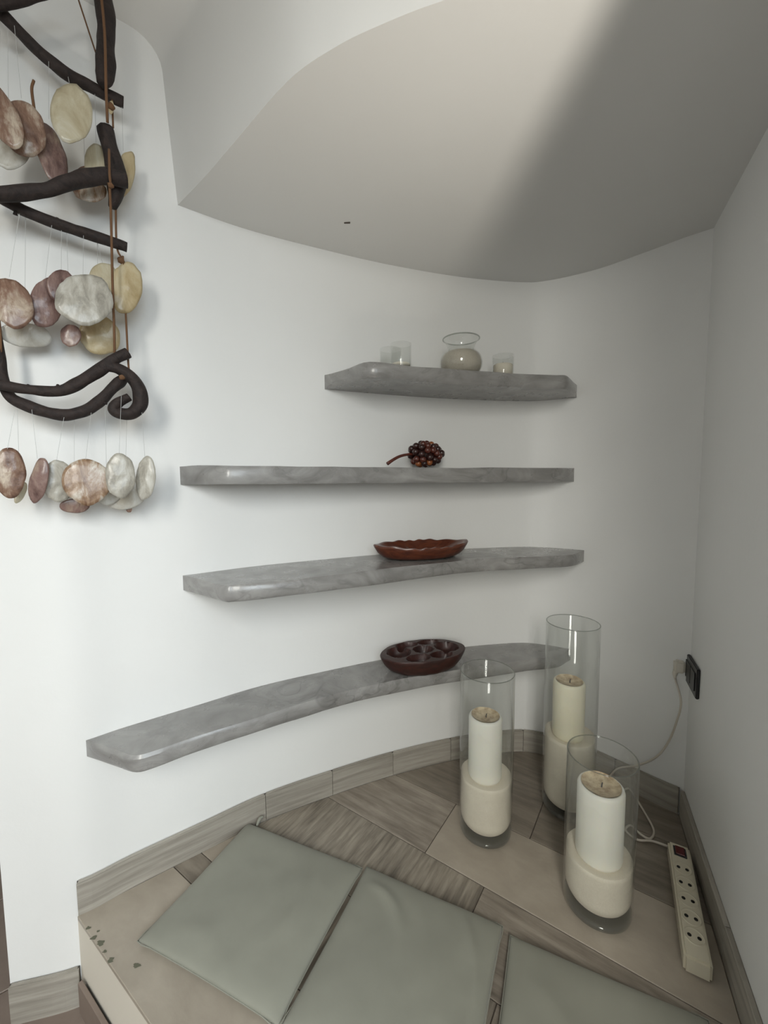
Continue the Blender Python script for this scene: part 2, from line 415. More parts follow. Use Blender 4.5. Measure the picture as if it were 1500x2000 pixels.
# wall behind the camera, with the high window
wz0,wz1 = 1.08,3.12; WX = [(-0.50,0.10),(0.55,2.30)]
bm = bmesh.new()
def addbox(bm, x0,x1,y0,y1,z0,z1):
    b = bmesh.ops.create_cube(bm, size=1)['verts']
    for v in b: v.co = Vector((x0+(v.co.x+.5)*(x1-x0), y0+(v.co.y+.5)*(y1-y0), z0+(v.co.z+.5)*(z1-z0)))
for q in ((X0,WX[0][0],ZF,ZH),(WX[0][1],WX[1][0],ZF,ZH),(WX[1][1],X1,ZF,ZH))+tuple(r for a,b in WX for r in ((a,b,ZF,wz0),(a,b,wz1,ZH))): addbox(bm, q[0],q[1],Y0-0.15,Y0,q[2],q[3])
tag(bm_obj('wall_front', bm, M['plaster']), 'white wall behind the camera with two tall windows', kind='structure')
for k,(a,b) in enumerate(WX):
    win = bm_obj('window_%d'%(k+1), box((a+b)/2,Y0-0.10,(wz0+wz1)/2, b-a, 0.006, wz1-wz0), M['glass']); tag(win, 'tall window pane behind the camera', kind='structure')
    bm = bmesh.new()
    for q in ((a,a+.05,wz0,wz1),(b-.05,b,wz0,wz1),(a,b,wz0,wz0+.05),(a,b,wz1-.05,wz1)): addbox(bm, q[0],q[1],Y0-0.13,Y0-0.07,q[2],q[3])
    bm_obj('window_frame', bm, M['frame_white'], win)
plane_box('shade_beam', X0,X1,-0.46,-0.30, 1.93, ZH, M['plaster'], 'unseen white beam added to shade the face above the niche')  # added out of view to keep window light off the lintel

# lintel edge (plan), niche ceiling, lintel face
LE = [onz(x,y,ZC).xy for x,y in ((340,408),(400,345),(460,275),(560,160),(650,95),(740,50),(870,0))]
LE.insert(0, LE[0] + (LE[0]-LE[1])*0.35)
LE += [Vector((0.26,0.650)), Vector((0.45,0.625)), Vector((0.70,0.610))]
LEc = catmull(LE, 6)
ins = [p for p in WALL if p.x > LEc[0].x-0.02]
poly = [(p.x,p.y) for p in LEc] + [(p.x,p.y) for p in reversed(offset(ins, 0.03))]
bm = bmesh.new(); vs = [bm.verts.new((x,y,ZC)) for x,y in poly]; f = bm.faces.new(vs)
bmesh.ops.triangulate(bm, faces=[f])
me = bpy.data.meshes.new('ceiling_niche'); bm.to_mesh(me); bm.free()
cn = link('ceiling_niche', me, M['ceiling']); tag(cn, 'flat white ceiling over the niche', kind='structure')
mk = [onz(x,y,ZC).xy for x,y in ((672,434),(684,433),(684,436),(672,436))]
bm_obj('mark', prism([tuple(p) for p in mk], ZC-0.0012, ZC-0.0002), M['grout'], cn)
LEo = [p - nrm(LEc,i)*0.0 for i,p in enumerate(LEc)]
prof = [(0.0,ZC),(0.0,ZC+0.05),(0.0,ZC+0.15),(0.0,ZT-0.065)] + [(0.065*(1-math.cos(a*math.pi/12)), ZT-0.065+0.065*math.sin(a*math.pi/12)) for a in range(1,7)]
V = []; Fc = []; k = len(prof)
for i,p in enumerate(LEc):
    n2 = -nrm(LEc,i)
    for r,z in prof:
        r += (z-ZC)*0.07
        V.append((p.x+n2.x*r, p.y+n2.y*r, z))
for i in range(len(LEc)-1):
    for q in range(k-1): Fc.append((i*k+q,(i+1)*k+q,(i+1)*k+q+1,i*k+q+1))
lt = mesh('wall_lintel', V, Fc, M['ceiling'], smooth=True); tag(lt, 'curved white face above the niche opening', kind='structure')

# ------------------------------------------------------------------ platform with plank tiles
D = Vector((0.8253,-0.5646)); N = Vector((0.5646,0.8253)); VE = 0.347
def uv(u,v): return D*u+N*v
e0 = isect(FACE[4], (FACE[9]-FACE[4]).normalized(), uv(0,VE), D)
sE = s_of(e0); eL = at_s(WALL, sE)
eR = isect(rwP, rdir, uv(0,VE), D)
inner = [p for i,p in enumerate(WALL) if cum[i] > sE]
slab = [eL]+inner+[eR]
platform = bm_obj('platform', prism([(p.x,p.y) for p in slab], ZF, -0.012), M['cream']); tag(platform, 'raised tiled platform with cream plaster riser', kind='structure')
face_in = [p for i,p in enumerate(FACE) if cum[i] > sE+0.01]
rN = Vector((rdir.y,-rdir.x)); rF = rwP - rN*TB
region = [at_s(FACE,sE)]+face_in[:-1]+[isect(face_in[-2],(face_in[-1]-face_in[-2]).normalized(),rF,rdir), isect(rF,rdir,uv(0,VE),D)]
region = [(p.x,p.y) for p in region]
hull = []                                      # convex hull, counter-clockwise
S = sorted(region)
def half(S):
    h = []
    for p in S:
        while len(h) > 1 and (h[-1][0]-h[-2][0])*(p[1]-h[-2][1])-(h[-1][1]-h[-2][1])*(p[0]-h[-2][0]) <= 0: h.pop()
        h.append(p)
    return h[:-1]
hull = half(S)+half(S[::-1])
rows = [(0.347,0.558,[-1.6,-0.62,0.28,1.2],['plank_light','plank_light','plank_light']),
        (0.558,0.628,[-1.6,-1.0],['plank_dark']), (0.628,0.776,[-1.6,-1.0],['plank_light']),
        (0.558,0.776,[-1.0,-0.25,0.65,1.5],['plank_cross','plank_grain','plank_dark']),
        (0.776,0.999,[-1.26,-0.362,0.54,1.4],['plank_cross','plank_grain','plank_light']),
        (0.999,1.221,[-1.44,-0.544,0.36,1.3],['plank_grain','plank_light','plank_light']),
        (1.221,1.443,[-1.2,-0.30,0.60],['plank_dark','plank_dark']),
        (1.443,1.665,[-1.0,-0.11,0.8],['plank_dark','plank_dark']),
        (1.665,1.9,[-0.8,0.7],['plank_dark'])]
G = 0.0012
for v0,v1,us,mats in rows:
    for u0,u1,mt in zip(us[:-1],us[1:],mats):
        P = [tuple(uv(u0+G,v0+G)),tuple(uv(u1-G,v0+G)),tuple(uv(u1-G,v1-G)),tuple(uv(u0+G,v1-G))]
        if poly_area(P) < 0: P.reverse()
        for a,b in zip(hull, hull[1:]+hull[:1]):
            P = clip(P,a,b)
            if len(P) < 3: break
        if len(P) < 3 or poly_area(P) < 3e-4: continue
        c = Vector((sum(p[0] for p in P)/len(P), sum(p[1] for p in P)/len(P)))
        ang = math.atan2(D.y,D.x)
        Q = [Matrix.Rotation(-ang,2)@(Vector(p)-c) for p in P]
        QQ = [Q[0]]
        for p in Q[1:]:
            if (p-QQ[-1]).length > 0.004: QQ.append(p)
        if (QQ[-1]-QQ[0]).length < 0.004: QQ.pop()
        if len(QQ) < 3: continue
        o = bm_obj('plank', prism([tuple(p) for p in QQ], -0.0115, 0.0, 0.001), M[mt], platform)
        o.location = (c.x,c.y,random.uniform(-0.0004,0.0)); o.rotation_euler = (0,0,ang)
# grout bed
reg2 = region[:]
for q in (0,-1): reg2[q] = (reg2[q][0]+N.x*0.008, reg2[q][1]+N.y*0.008)
bm_obj('grout', prism(reg2, -0.012, -0.0030), M['grout'], platform)
# stains along the platform edge and on the tiles
def blot(px, py, r, seed):
    c = onz(px,py,0.0006); P = []
    for k in range(14):
        a = 2*math.pi*k/14; q = r*(0.7+0.6*noise.noise(Vector((seed*3.3,math.cos(a)*1.5,math.sin(a)*1.5))))
        P.append((c.x+math.cos(a)*q*1.2, c.y+math.sin(a)*q*0.8))
    bm_obj('stain', prism(P, 0.0001, 0.0007), M['stain'], platform)
for i,q in enumerate(((172,1812,.006),(182,1832,.008),(196,1842,.010),(205,1858,.006),(216,1875,.009),(266,1886,.009),(192,1818,.004))): blot(*q, i)
# riser skirting tiles
rp = [at_s(FACE,sE)+D*0.012, isect(rF,rdir,uv(0,VE),D)]
L_ = (rp[1]-rp[0]).length; k = 0; s = 0.0
rs = bm_obj('trim_1', prism([tuple(rp[0]),tuple(rp[1]),tuple(rp[1]-N*0.004),tuple(rp[0]-N*0.004)], ZF, ZF+0.082), M['grout']); tag(rs,'brown skirting along the platform riser',kind='structure')
while s < L_-0.02:
    e = min(L_, s+0.33); a = rp[0]+D*(s+0.001); b = rp[0]+D*(e-0.001)
    bm_obj('tile', prism([tuple(a),tuple(b),tuple(b-N*0.010),tuple(a-N*0.010)], ZF, ZF+0.085, 0.0012), M['terracotta'], rs); s = e

# baseboards
def base_tiles(name, s_list, z0, h, label, mats):
    s0,s1 = s_list[0], s_list[-1]; inn = []; n = 40
    Lf = [at_s(WALL, s0+(s1-s0)*i/n) for i in range(n+1)]
    back = wall_strip(name, Lf, 0.006, z0+0.001, z0+h-0.003, M['grout'], -1); tag(back, label, kind='structure')
    for i,(a,b) in enumerate(zip(s_list[:-1], s_list[1:])):
        k = max(2,int((b-a)/0.03))
        L = [at_s(WALL, a+0.0008+(b-a-0.0016)*q/k) for q in range(k+1)]
        O = [at_s(FACE, a+0.0008+(b-a-0.0016)*q/k) for q in range(k+1)]
        bm = prism([tuple(p) for p in L]+[tuple(p) for p in reversed(O)], z0, z0+h)
        ed = [e for e in bm.edges if all(v.co.z > z0+h-1e-4 for v in e.verts)]
        bmesh.ops.bevel(bm, geom=ed, offset=0.003, segments=2, affect='EDGES', clamp_overlap=True)
        o = bm_obj('tile', bm, mats, back)
    return back
js = [s_of(onz(x,y,0).xy) for x,y in ((520,1602),(650,1553),(768,1514),(880,1485),(1022,1468))]
js = [sE+0.004]+js+[js[-1]+0.17,js[-1]+0.33,cum[-1]-0.012]
js = [j for j in js if j < cum[-1]-0.01]+[cum[-1]-0.011]
base_tiles('baseboard_back', js, 0.0, HB, 'wood-look tile baseboard following the curved wall', M['skirting'])
base_tiles('baseboard_left', [0.001, sE-0.002], ZF, 0.105, 'wood-look tile baseboard at the low end of the white wall', M['skirting'])
# right wall
q0 = isect(FACE[-2],(FACE[-1]-FACE[-2]).normalized(),rwP,rdir); Lr = (q0-eR).length
br = bm_obj('baseboard_right', prism([tuple(q0),tuple(q0-rdir*Lr),tuple(q0-rdir*Lr-rN*0.006),tuple(q0-rN*0.006)], 0.001, HB-0.003), M['grout']); tag(br,'wood-look tile baseboard along the right wall',kind='structure')
s = 0
while s < Lr-0.02:
    e = min(Lr, s+0.45); a = q0-rdir*(s+0.0008); b = q0-rdir*(e-0.0008)
    bm_obj('tile', prism([tuple(a),tuple(b),tuple(b-rN*TB),tuple(a-rN*TB)], 0.0, HB, 0.002), M['skirting'], br); s = e
# lower floor tiles
T = 0.33; ang = R(36)
for i in range(-9,10):
    for j in range(-9,10):
        c = Vector((-0.93,0.80))+Matrix.Rotation(ang,2)@Vector(((i+.35)*T,(j+.12)*T))
        if not (-2.3 < c.x < 1.2 and -1.4 < c.y < 2.8): continue
        o = bm_obj('tile', box(0,0,0,T-0.004,T-0.004,0.010,0.0012,1), M['terracotta'], floor)
        o.location = (c.x,c.y,ZF-0.005); o.rotation_euler = (0,0,ang)

# ------------------------------------------------------------------ shelves
def shelf(front, zt, th, sL, sR, label, seed):
    """front: plan points left->right; ends run into the wall at sL, sR"""
    k = 26
    back = [at_s(offset_wall, sL+(sR-sL)*i/k) for i in range(k+1)]
    F2 = catmull(front, 4)
    poly = F2 + list(reversed(back))
    bm = bmesh.new()
    # front face is subdivided in height so that it can be uneven
    n = len(poly); lv = [0.0,0.18,0.5,0.82,1.0]; rings = []
    nf = len(F2)
    for h_ in lv:
        ring = []
        for i,p in enumerate(poly):
            z = zt-th*(1-h_)
            q = Vector((p.x,p.y))
            if i < nf:
                inset = 0.005 if h_ in (0.0,1.0) else 0.0
                nn = nrm(poly,i); wob = 0.004*noise.noise(Vector((p.x*9,p.y*9,h_*1.3+seed*5)))
                edge = min(1.0, min(i,nf-1-i)/1.5)
                q = q + nn*(inset-wob)*edge
                z += 0.0035*noise.noise(Vector((p.x*7,p.y*7,seed*3+ (9 if h_ < .5 else 0))))*edge
            ring.append(bm.verts.new((q.x,q.y,z)))
        rings.append(ring)
    for a,b in zip(rings[:-1],rings[1:]):
        for i in range(n): bm.faces.new((a[i],a[(i+1)%n],b[(i+1)%n],b[i]))
    f1 = bm.faces.new(rings[0]); f2 = bm.faces.new(rings[-1])
    bmesh.ops.triangulate(bm, faces=[f1,f2])
    o = bm_obj('wall_shelf', bm, M['concrete'], smooth=True); o.data.set_sharp_from_angle(angle=R(40))
    tag(o, label, 'shelf', 'cement wall shelves'); return o
offset_wall = offset(WALL, 0.004)
def on_wall_s(x,y): return s_of(wall_hit(x,y).xy)
Z4 = 0.448; Z3 = 0.836; Z2 = 1.141
f4 = [(168,1450),(226,1469),(262,1478),(305,1467),(380,1440),(473,1412),(633,1363),(767,1331),(893,1309),(1000,1295),(1053,1287),(1095,1282),(1112,1274)]
f4 = [onz(x,y,Z4).xy for x,y in f4]
f3 = [(362,1129),(430,1143),(457,1144),(500,1141),(551,1136),(662,1123),(762,1111),(916,1094),(999,1090),(1071,1086),(1120,1083),(1136,1078)]
f3 = [onz(x,y,Z3).xy for x,y in f3]
f4[0] = at_s(WALL,s_of(f4[0])); f4[-1] = at_s(WALL,s_of(f4[-1]))
f3[0] = at_s(WALL,s_of(f3[0])); f3[-1] = at_s(WALL,s_of(f3[-1]))
shelf(f4, Z4, 0.043, s_of(f4[0]), s_of(f4[-1]), 'lowest and longest grey cement shelf on the curved white wall', 4)
shelf(f3, Z3, 0.042, s_of(f3[0]), s_of(f3[-1]), 'grey cement shelf carrying the scalloped wooden bowl', 3)
# eye-level shelf: same depth as its neighbours
def col_front(x, y, off): return wall_hit(x,y,off).xy
f2 = [wall_hit(352,935).xy, col_front(392,935,.075), col_front(432,935,.135), col_front(480,935,.155), col_front(620,935,.16), col_front(760,935,.16), col_front(900,935,.16), col_front(1010,935,.155), col_front(1075,935,.12), col_front(1106,935,.06), wall_hit(1121,935).xy]
shelf(f2, Z2, 0.050, s_of(f2[0]), s_of(f2[-1]), 'grey cement shelf at eye level carrying the wooden grapes', 2)
ZB1 = wall_hit(800,774).z
f1 = [(635,765),(680,748),(722,737),(790,742),(861,748),(945,753),(1029,757),(1085,759),(1110,761),(1123,757)]
f1 = [onz(x,y,ZB1).xy for x,y in f1]; f1[0] = wall_hit(634,745).xy; f1[-1] = wall_hit(1127,745).xy
Zt1 = onY(800,713,onz(800,743,ZB1).y).z
print('SHELF1', ZB1, Zt1, [tuple(round(c,3) for c in p) for p in f1])
shelf(f1, Zt1, Zt1-ZB1, s_of(f1[0]), s_of(f1[-1]), 'top grey cement shelf carrying glass jar and glasses', 1)
Z1 = Zt1

# ------------------------------------------------------------------ things on the top shelf
def at_shelf(x, zt, off):                      # plan place in pixel column x, off metres in front of the wall, on a shelf
    h = wall_hit(x, 900, off); y = 900
    for _ in range(8):                          # column x at the shelf's height
        p = wall_hit(x, y, off); v = p-EYE; d = v.dot(FWD); v = Vector((p.x,p.y,zt))-EYE
        y = 1000-F*v.dot(UP)/v.dot(FWD)
    return Vector((p.x,p.y,zt))
def tumbler(loc, r, h, fill, label, mat, cat='tumbler', wick=False, group=None):
    t = empty('glass_tumbler', loc); tag(t, label, cat, group)
    pr = [(0,0),(r*0.93,0),(r*0.97,0.004),(r,h-0.001),(r-0.001,h),(r-0.0025,h-0.001),(r*0.97-0.003,0.010),(0,0.009)]
    bm_obj('glass', lathe(pr, 40), M['glass'], t, True)
    bm_obj('wax', lathe([(0,0.0095),(r*0.97-0.0036,0.0105),(r*0.98-0.0036,fill-0.003),(r*0.9-0.003,fill),(0,fill-0.002)], 40), mat, t, True)
    if wick: bm_obj('wick', lathe([(0,fill-0.004),(0.0012,fill-0.004),(0.001,fill+0.010),(0,fill+0.010)], 8), M['wick'], t)
    return t
tumbler(at_shelf(763,Z1,0.085), 0.036, 0.082, 0.020, 'clear glass tumbler, left and rear of the two overlapping on the top shelf', M['sand'], group='glasses on the top shelf')
tumbler(at_shelf(783,Z1,0.155), 0.0335, 0.078, 0.018, 'clear glass tumbler in front of its twin, left of the round jar', M['sand'], group='glasses on the top shelf')
tumbler(at_shelf(982,Z1,0.125), 0.037, 0.083, 0.052, 'small glass of beige wax, right of the round jar', M['sand'], 'candle glass', True, 'glasses on the top shelf')
jl = at_shelf(900,Z1,0.13)
jar = empty('glass_jar', jl); tag(jar, 'round bellied glass jar with flared rim, filled with pale sand', 'jar')
out = [(0,0),(0.048,0),(0.056,0.006),(0.068,0.028),(0.071,0.048),(0.066,0.068),(0.053,0.082),(0.046,0.090),(0.046,0.102),(0.052,0.115),(0.060,0.124)]
out = [Vector((a,b,0)) for a,b in out]; oc = catmull(out, 4)
inn = [(max(0,p.x-0.003), max(p.y,0.005) if p.x < .05 else p.y) for p in oc]
pr = [(p.x,p.y) for p in oc] + [(0.0595,0.1255)] + [q for q in reversed(inn) if q[1] >= 0.0052]+[(0,0.0055)]
bm_obj('glass', lathe(pr, 48), M['glass'], jar, True)
bm_obj('rim', lathe([(0.0600+0.0022*math.cos(a),0.1252+0.0022*math.sin(a)) for a in [2*math.pi*i/10 for i in range(10)]], 48, True), M['glass_rim'], jar, True)
sp = [(0,0.006)]+[(max(0,p.x-0.0038),p.y) for p in oc if 0.0065 < p.y < 0.080]+[(0,0.083)]
bm_obj('sand', lathe(sp, 48), M['sand_grey'], jar, True)

# ------------------------------------------------------------------ wooden grapes
gl = at_shelf(832,Z2,0.085); gz = 0.048
gr = empty('wooden_grapes', gl, math.atan2(*(lambda t:(t.y,t.x))((at_shelf(880,Z2,.085)-at_shelf(790,Z2,.085)).normalized()))); tag(gr, 'bunch of dark wooden grapes with a bent stem lying on shelf', 'ornament')
bmeshes = {}
for key in ('berry_dark','berry_red','berry_orange'):
    b = bmesh.new(); bmesh.ops.create_icosphere(b, subdivisions=2, radius=0.0115)
    me = bpy.data.meshes.new('berry'); b.to_mesh(me); b.free(); me.materials.append(M[key])
    for p in me.polygons: p.use_smooth = True
    bmeshes[key] = me
random.seed(11); placed = []
for tr in range(6000):
    u = random.uniform(-0.052,0.060); a = random.uniform(0,2*math.pi)
    rr = 0.036*math.sqrt(max(0.0,1-((u+0.012)/0.070)**2)) if u > -0.012 else 0.036*math.sqrt(max(0.05,1-((u+0.012)/0.046)**2))
    p = Vector((u, rr*math.cos(a), gz+rr*math.sin(a)*0.98))
    if p.z < 0.0115: p.z = 0.0115
    if all((p-q).length > 0.0172 for q in placed): placed.append(p)
for p in placed:
    key = random.choices(('berry_dark','berry_red','berry_orange'), (6,3,0.9))[0]
    o = bpy.data.objects.new('berry', bmeshes[key]); COL.objects.link(o); o.parent = gr; o.location = p
bm_obj('core', lathe([(0,-0.045),(0.026,-0.03),(0.03,0),(0.022,0.03),(0,0.05)],12), M['berry_dark'], gr).matrix_local = Matrix.Translation((0,0,gz))@Matrix.Rotation(R(90),4,'Y')
bm_obj('stem', tube([(-0.045,0,0.046),(-0.07,-.002,0.045),(-0.10,-0.006,0.038),(-0.125,-0.010,0.026),(-0.146,-0.012,0.013)],[0.0045,0.0045,0.0048,0.0052,0.006],10,0.05,3), M['berry_red'], gr, True)

# ------------------------------------------------------------------ scalloped bowl and tray
def oval_dish(name, loc, rz, a, b, h, kind, mat, label, cat):
    nr, nt = 30, 120; V = []; Fc = []
    def rim(th):                               # scalloped outline, pointed at both ends
        c,s = math.cos(th), math.sin(th)
        base = 1/ math.sqrt((c/a)**2+(s/b)**2)
        if kind == 'bowl': base *= 1+0.010*math.cos(14*th)+0.05*abs(c)**14
        else: base *= 1+0.012*math.cos(10*th+.4)
        return base
    def top(x,y,t,th):
        if kind == 'bowl':
            edge = h*(0.88+0.035*math.cos(14*th)+0.03*math.cos(5*th+1)+0.12*abs(math.cos(th))**8+0.06*math.sin(th))
            depth = h*0.78
            k = max(0.0, 1-max(0,(t-0.0))/0.90)
            return edge-depth*min(1.0, (1-(t/0.93)**3) if t < 0.93 else 0)
        z = h*(1-0.05*t*t)
        for (wx,wy,wa,wb) in wells:
            d = ((x/a-wx)/wa)**2+((y/b-wy)/wb)**2
            if d < 1: z -= h*0.60*(1-d)**0.45*min(1.0,(1-d)*6)
        return z
    wells = [(0,0.02,0.235,0.33),(-0.58,0.08,0.27,0.46),(0.58,0.0,0.28,0.46),(-0.27,-0.60,0.28,0.26),(0.28,-0.60,0.26,0.26),(-0.27,0.62,0.27,0.25),(0.28,0.62,0.27,0.25)]
    bm = bmesh.new(); rings = []
    cv = bm.verts.new((0,0,top(0,0,0,0)))
    for i in range(1,nr+1):
        t = i/nr; ring = []
        for k in range(nt):
            th = 2*math.pi*k/nt; r = rim(th)*t; x,y = r*math.cos(th), r*math.sin(th)
            ring.append(bm.verts.new((x,y,top(x,y,t,th))))
        rings.append(ring)
    for sc,zz in ((1.015,0.93),(1.0,0.80),(0.93,0.45),(0.84,0.18),(0.74,0.03),(0.68,0.0)):
        ring = []
        for k in range(nt):
            th = 2*math.pi*k/nt; r = rim(th)*sc; x,y = r*math.cos(th), r*math.sin(th)
            zt_ = top(x/sc,y/sc,1.0,th)
            ring.append(bm.verts.new((x,y,zt_*zz)))
        rings.append(ring)
    for k in range(nt): bm.faces.new((cv, rings[0][k], rings[0][(k+1)%nt]))
    for p,q in zip(rings[:-1],rings[1:]):
        for k in range(nt): bm.faces.new((p[k],q[k],q[(k+1)%nt],p[(k+1)%nt]))
    bm.faces.new(list(reversed(rings[-1])))
    o = bm_obj(name, bm, mat, None, True); o.data.set_sharp_from_angle(angle=R(50))
    o.location = loc; o.rotation_euler = (0,0,rz); tag(o, label, cat); return o
def wall_dir(x0,x1,z): 
    d = at_shelf(x1,z,.09)-at_shelf(x0,z,.09); return math.atan2(d.y,d.x)
oval_dish('wooden_bowl', at_shelf(824,Z3,0.112)+Vector((0,0,0.003)), wall_dir(740,910,Z3)-R(4), 0.158, 0.080, 0.050, 'bowl', M['bowl_wood'], 'oval reddish-brown wooden bowl with scalloped rim on shelf', 'bowl')
oval_dish('wooden_tray', at_shelf(827,Z4,0.112)+Vector((0,0,0.003)), wall_dir(740,910,Z4)-R(2), 0.152, 0.092, 0.062, 'tray', M['tray_wood'], 'dark red oval wooden tray with carved round wells', 'tray')

# ------------------------------------------------------------------ candle vases
VR = 0.081
def vase(px, ybase, rim_z, sand_z, c_top, c_r, c_dx, wax, tags, seed):
    f = onz(px, ybase, 0); vd = Vector((f.x,f.y,0)).normalized(); c = Vector((f.x,f.y,0))+vd*VR
    t = empty('glass_cylinder_vase', (c.x,c.y,0.0)); tag(t, tags[0], 'vase', 'tall glass cylinder vases')
    r = VR; ti = 0.0035; hb = 0.022; rb = 0.045
    outer = [(0,0.001),(r-0.022,0.0005),(r-0.010,0.003),(r-0.003,0.010),(r,0.022),(r,rim_z-0.002),(r-0.0018,rim_z)]
    inner = [(r-ti,rim_z-0.002),(r-ti,hb+rb)]+[(r-ti-rb*(1-math.cos(a)), hb+rb-rb*math.sin(a)) for a in [math.pi/2*k/8 for k in range(1,9)]]+[(0,hb-0.001)]
    bm_obj('glass', lathe(outer[3:]+inner[:4], 64), M['glass'], t, True)
    bm_obj('base', lathe(outer[:4]+[(r-ti,hb*1.0),(r-ti-0.012,hb-0.004),(0,hb-0.004)], 64), M['glass_base'], t, True)
    bm_obj('rim', lathe([(r-0.0018+0.0018*math.cos(a),rim_z+0.0012*math.sin(a)) for a in [2*math.pi*i/8 for i in range(8)]], 64, True), M['glass_rim'], t, True)
    # sand
    rs_ = r-ti-0.0008; pr = [(0,hb)]
    pr += [(rs_-rb+rb*math.sin(a), hb+rb-rb*math.cos(a)) for a in [math.pi/2*k/10 for k in range(1,11)]]
    pr += [(rs_, sand_z-0.012),(rs_, sand_z-0.0005),(rs_-0.001, sand_z),(c_r+0.006, sand_z-0.005),(c_r*0.5,sand_z-0.010),(0,sand_z-0.010)]
    so = bm_obj('sand_fill', lathe(pr, 64), M['sand'], None, True); so.location = (c.x,c.y,0); tag(so, tags[1], 'sand', kind='stuff')
    # candle
    cr = c_r; z0 = sand_z-0.009; h = c_top-z0
    cd = empty('pillar_candle', (c.x+c_dx[0],c.y+c_dx[1],z0)); tag(cd, tags[2], 'candle', 'ivory pillar candles')
    bm_obj('body', lathe([(0,0),(cr-0.006,0),(cr-0.002,0.004),(cr,0.012),(cr,h-0.010),(cr-0.002,h-0.004),(cr-0.006,h-0.001),(cr-0.009,h-0.001),(cr-0.010,h-0.006),(0,h-0.013)], 48), wax, cd, True)
    bm = lathe([(0,h-0.0118),(cr*0.45,h-0.0100),(cr-0.012,h-0.0058),(cr-0.0085,h-0.0022)], 48)
    for v in bm.verts:
        v.co.z += 0.0012*noise.noise(v.co*70+Vector((seed*9,0,0)))+0.0030
    bm_obj('melted_top', bm, M['melt'], cd, True)
    bm_obj('wick', tube([(0.002,0,h-0.012),(0.002,0,h-0.004),(0.004,0.001,h+0.003)],[0.0016,0.0016,0.0012],6), M['wick'], cd)
    return c
def z_at(px,py,c,front=0.0):
    v = Vector((c[0],c[1])); Yq = v.length-front
    r = ray(px,py); t = Yq/Vector((r.x,r.y)).length; return (EYE+r*t).z
def vcent(px,yb):
    f = onz(px,yb,0); return Vector((f.x,f.y))+Vector((f.x,f.y)).normalized()*VR
spec = [
 (947,1665,(945,1309),(945,1546),(945,1395),0.0505,(-0.004,0.0),M['wax'],
  ('clear glass cylinder vase standing apart on the left, nearest the wooden tray','pale sand in the left glass cylinder','white pillar candle with brown melted top in the left cylinder')),
 (1107,1613,(1107,1214),(1107,1458),(1104,1326),0.049,(-0.006,0.0),M['wax_yellow'],
  ('tallest clear glass cylinder vase, at the back by the wall','pale sand in the tallest glass cylinder','yellowish pillar candle in the tallest glass cylinder')),
 (1163,1826,(1163,1470),(1163,1714),(1161,1527),0.0545,(0.0,0.0),M['wax'],
  ('shortest clear glass cylinder vase, nearest the front and power strip','pale sand in the shortest glass cylinder','widest white pillar candle, with tan top, in the shortest cylinder'))]
for i,(px,yb,rm,sd,ct,cr,dx,wx,tg) in enumerate(spec):
    c = vcent(px,yb); rz_ = z_at(*rm,c); sz = z_at(*sd,c,VR); tz = z_at(*ct,c)
    print('VASE', tuple(c), rz_, sz, tz)
    vase(px,yb,rz_,sz,tz,cr,dx,wx,tg,i)

# ------------------------------------------------------------------ cushions
def cushion(c00, c10, c01, th, label, seed, wr):
    """c00 corner, c10 along one side, c01 along the other (plan)"""
    o_ = Vector(c00); U = Vector(c10)-o_; Vv = Vector(c01)-o_; ctr = o_+(U+Vv)*0.5
    ang = math.atan2(U.y,U.x); n = 44; bm = bmesh.new(); top = {}; bot = {}
    t = empty('seat_cushion', (ctr.x,ctr.y,0.0)); tag(t, label, 'cushion', 'sage grey seat cushions')
    rim = th*0.36
    for i in range(n+1):
        for j in range(n+1):
            a = -1+2*i/n; b = -1+2*j/n
            a = math.copysign(1-(1-abs(a))**1.25,a); b = math.copysign(1-(1-abs(b))**1.25,b)
            pull = 1-0.018*(1-abs(a)**2)*(abs(b)**3)            # sides bow in slightly between the corners
            pull2 = 1-0.018*(1-abs(b)**2)*(abs(a)**3)
            p = U*0.5*a*pull2+Vv*0.5*b*pull
            k = ((1-abs(a)**5)*(1-abs(b)**5))**0.5
            nz = noise.noise(Vector((p.x*7,p.y*7,seed*4.7)))*0.0045+noise.noise(Vector((p.x*19,p.y*19,seed*2.1)))*0.0018
            for (wx,wy,wl,wa,wh,wd) in wr:                       # creases: centre, length, angle, height, width
                q = Matrix.Rotation(-wa,2)@(Vector((a,b))-Vector((wx,wy)))
                q.y -= 0.35*q.x*q.x/max(wl,.1)
                nz += wh*math.exp(-(q.y/wd)**2)*math.exp(-(q.x/wl)**4)
            z = rim+(th-rim)*k+nz*k
            zb = rim*(1-k)*0.9
            e = i in (0,n) or j in (0,n)
            top[i,j] = bm.verts.new((p.x,p.y,z if not e else rim))
            bot[i,j] = top[i,j] if e else bm.verts.new((p.x*0.992,p.y*0.992,max(0.0,zb)))
    for i in range(n):
        for j in range(n):
            bm.faces.new((top[i,j],top[i+1,j],top[i+1,j+1],top[i,j+1]))
            try: bm.faces.new((bot[i,j],bot[i,j+1],bot[i+1,j+1],bot[i+1,j]))
            except ValueError: pass
    bm_obj('cover', bm, M['fabric'], t, True)
    P = []
    for k in range(41):
        q = k/40*4; sd = int(min(q,3.999)); f = q-sd
        a,b = [(-1+2*f,-1),(1,-1+2*f),(1-2*f,1),(-1,1-2*f)][sd]
        pull = 1-0.018*(1-abs(a)**2)*(abs(b)**3); pull2 = 1-0.018*(1-abs(b)**2)*(abs(a)**3)
        p = U*0.5*a*pull2+Vv*0.5*b*pull; P.append((p.x,p.y,rim))
    bm_obj('seam', tube(P,[0.0013]*len(P),6,0,0,2), M['fabric'], t, True)
    return t
ZR = 0.016
g = lambda x,y: onz(x,y,ZR).xy
k00,k10,k01 = g(484,1606), g(708,1694), g(268,1836)
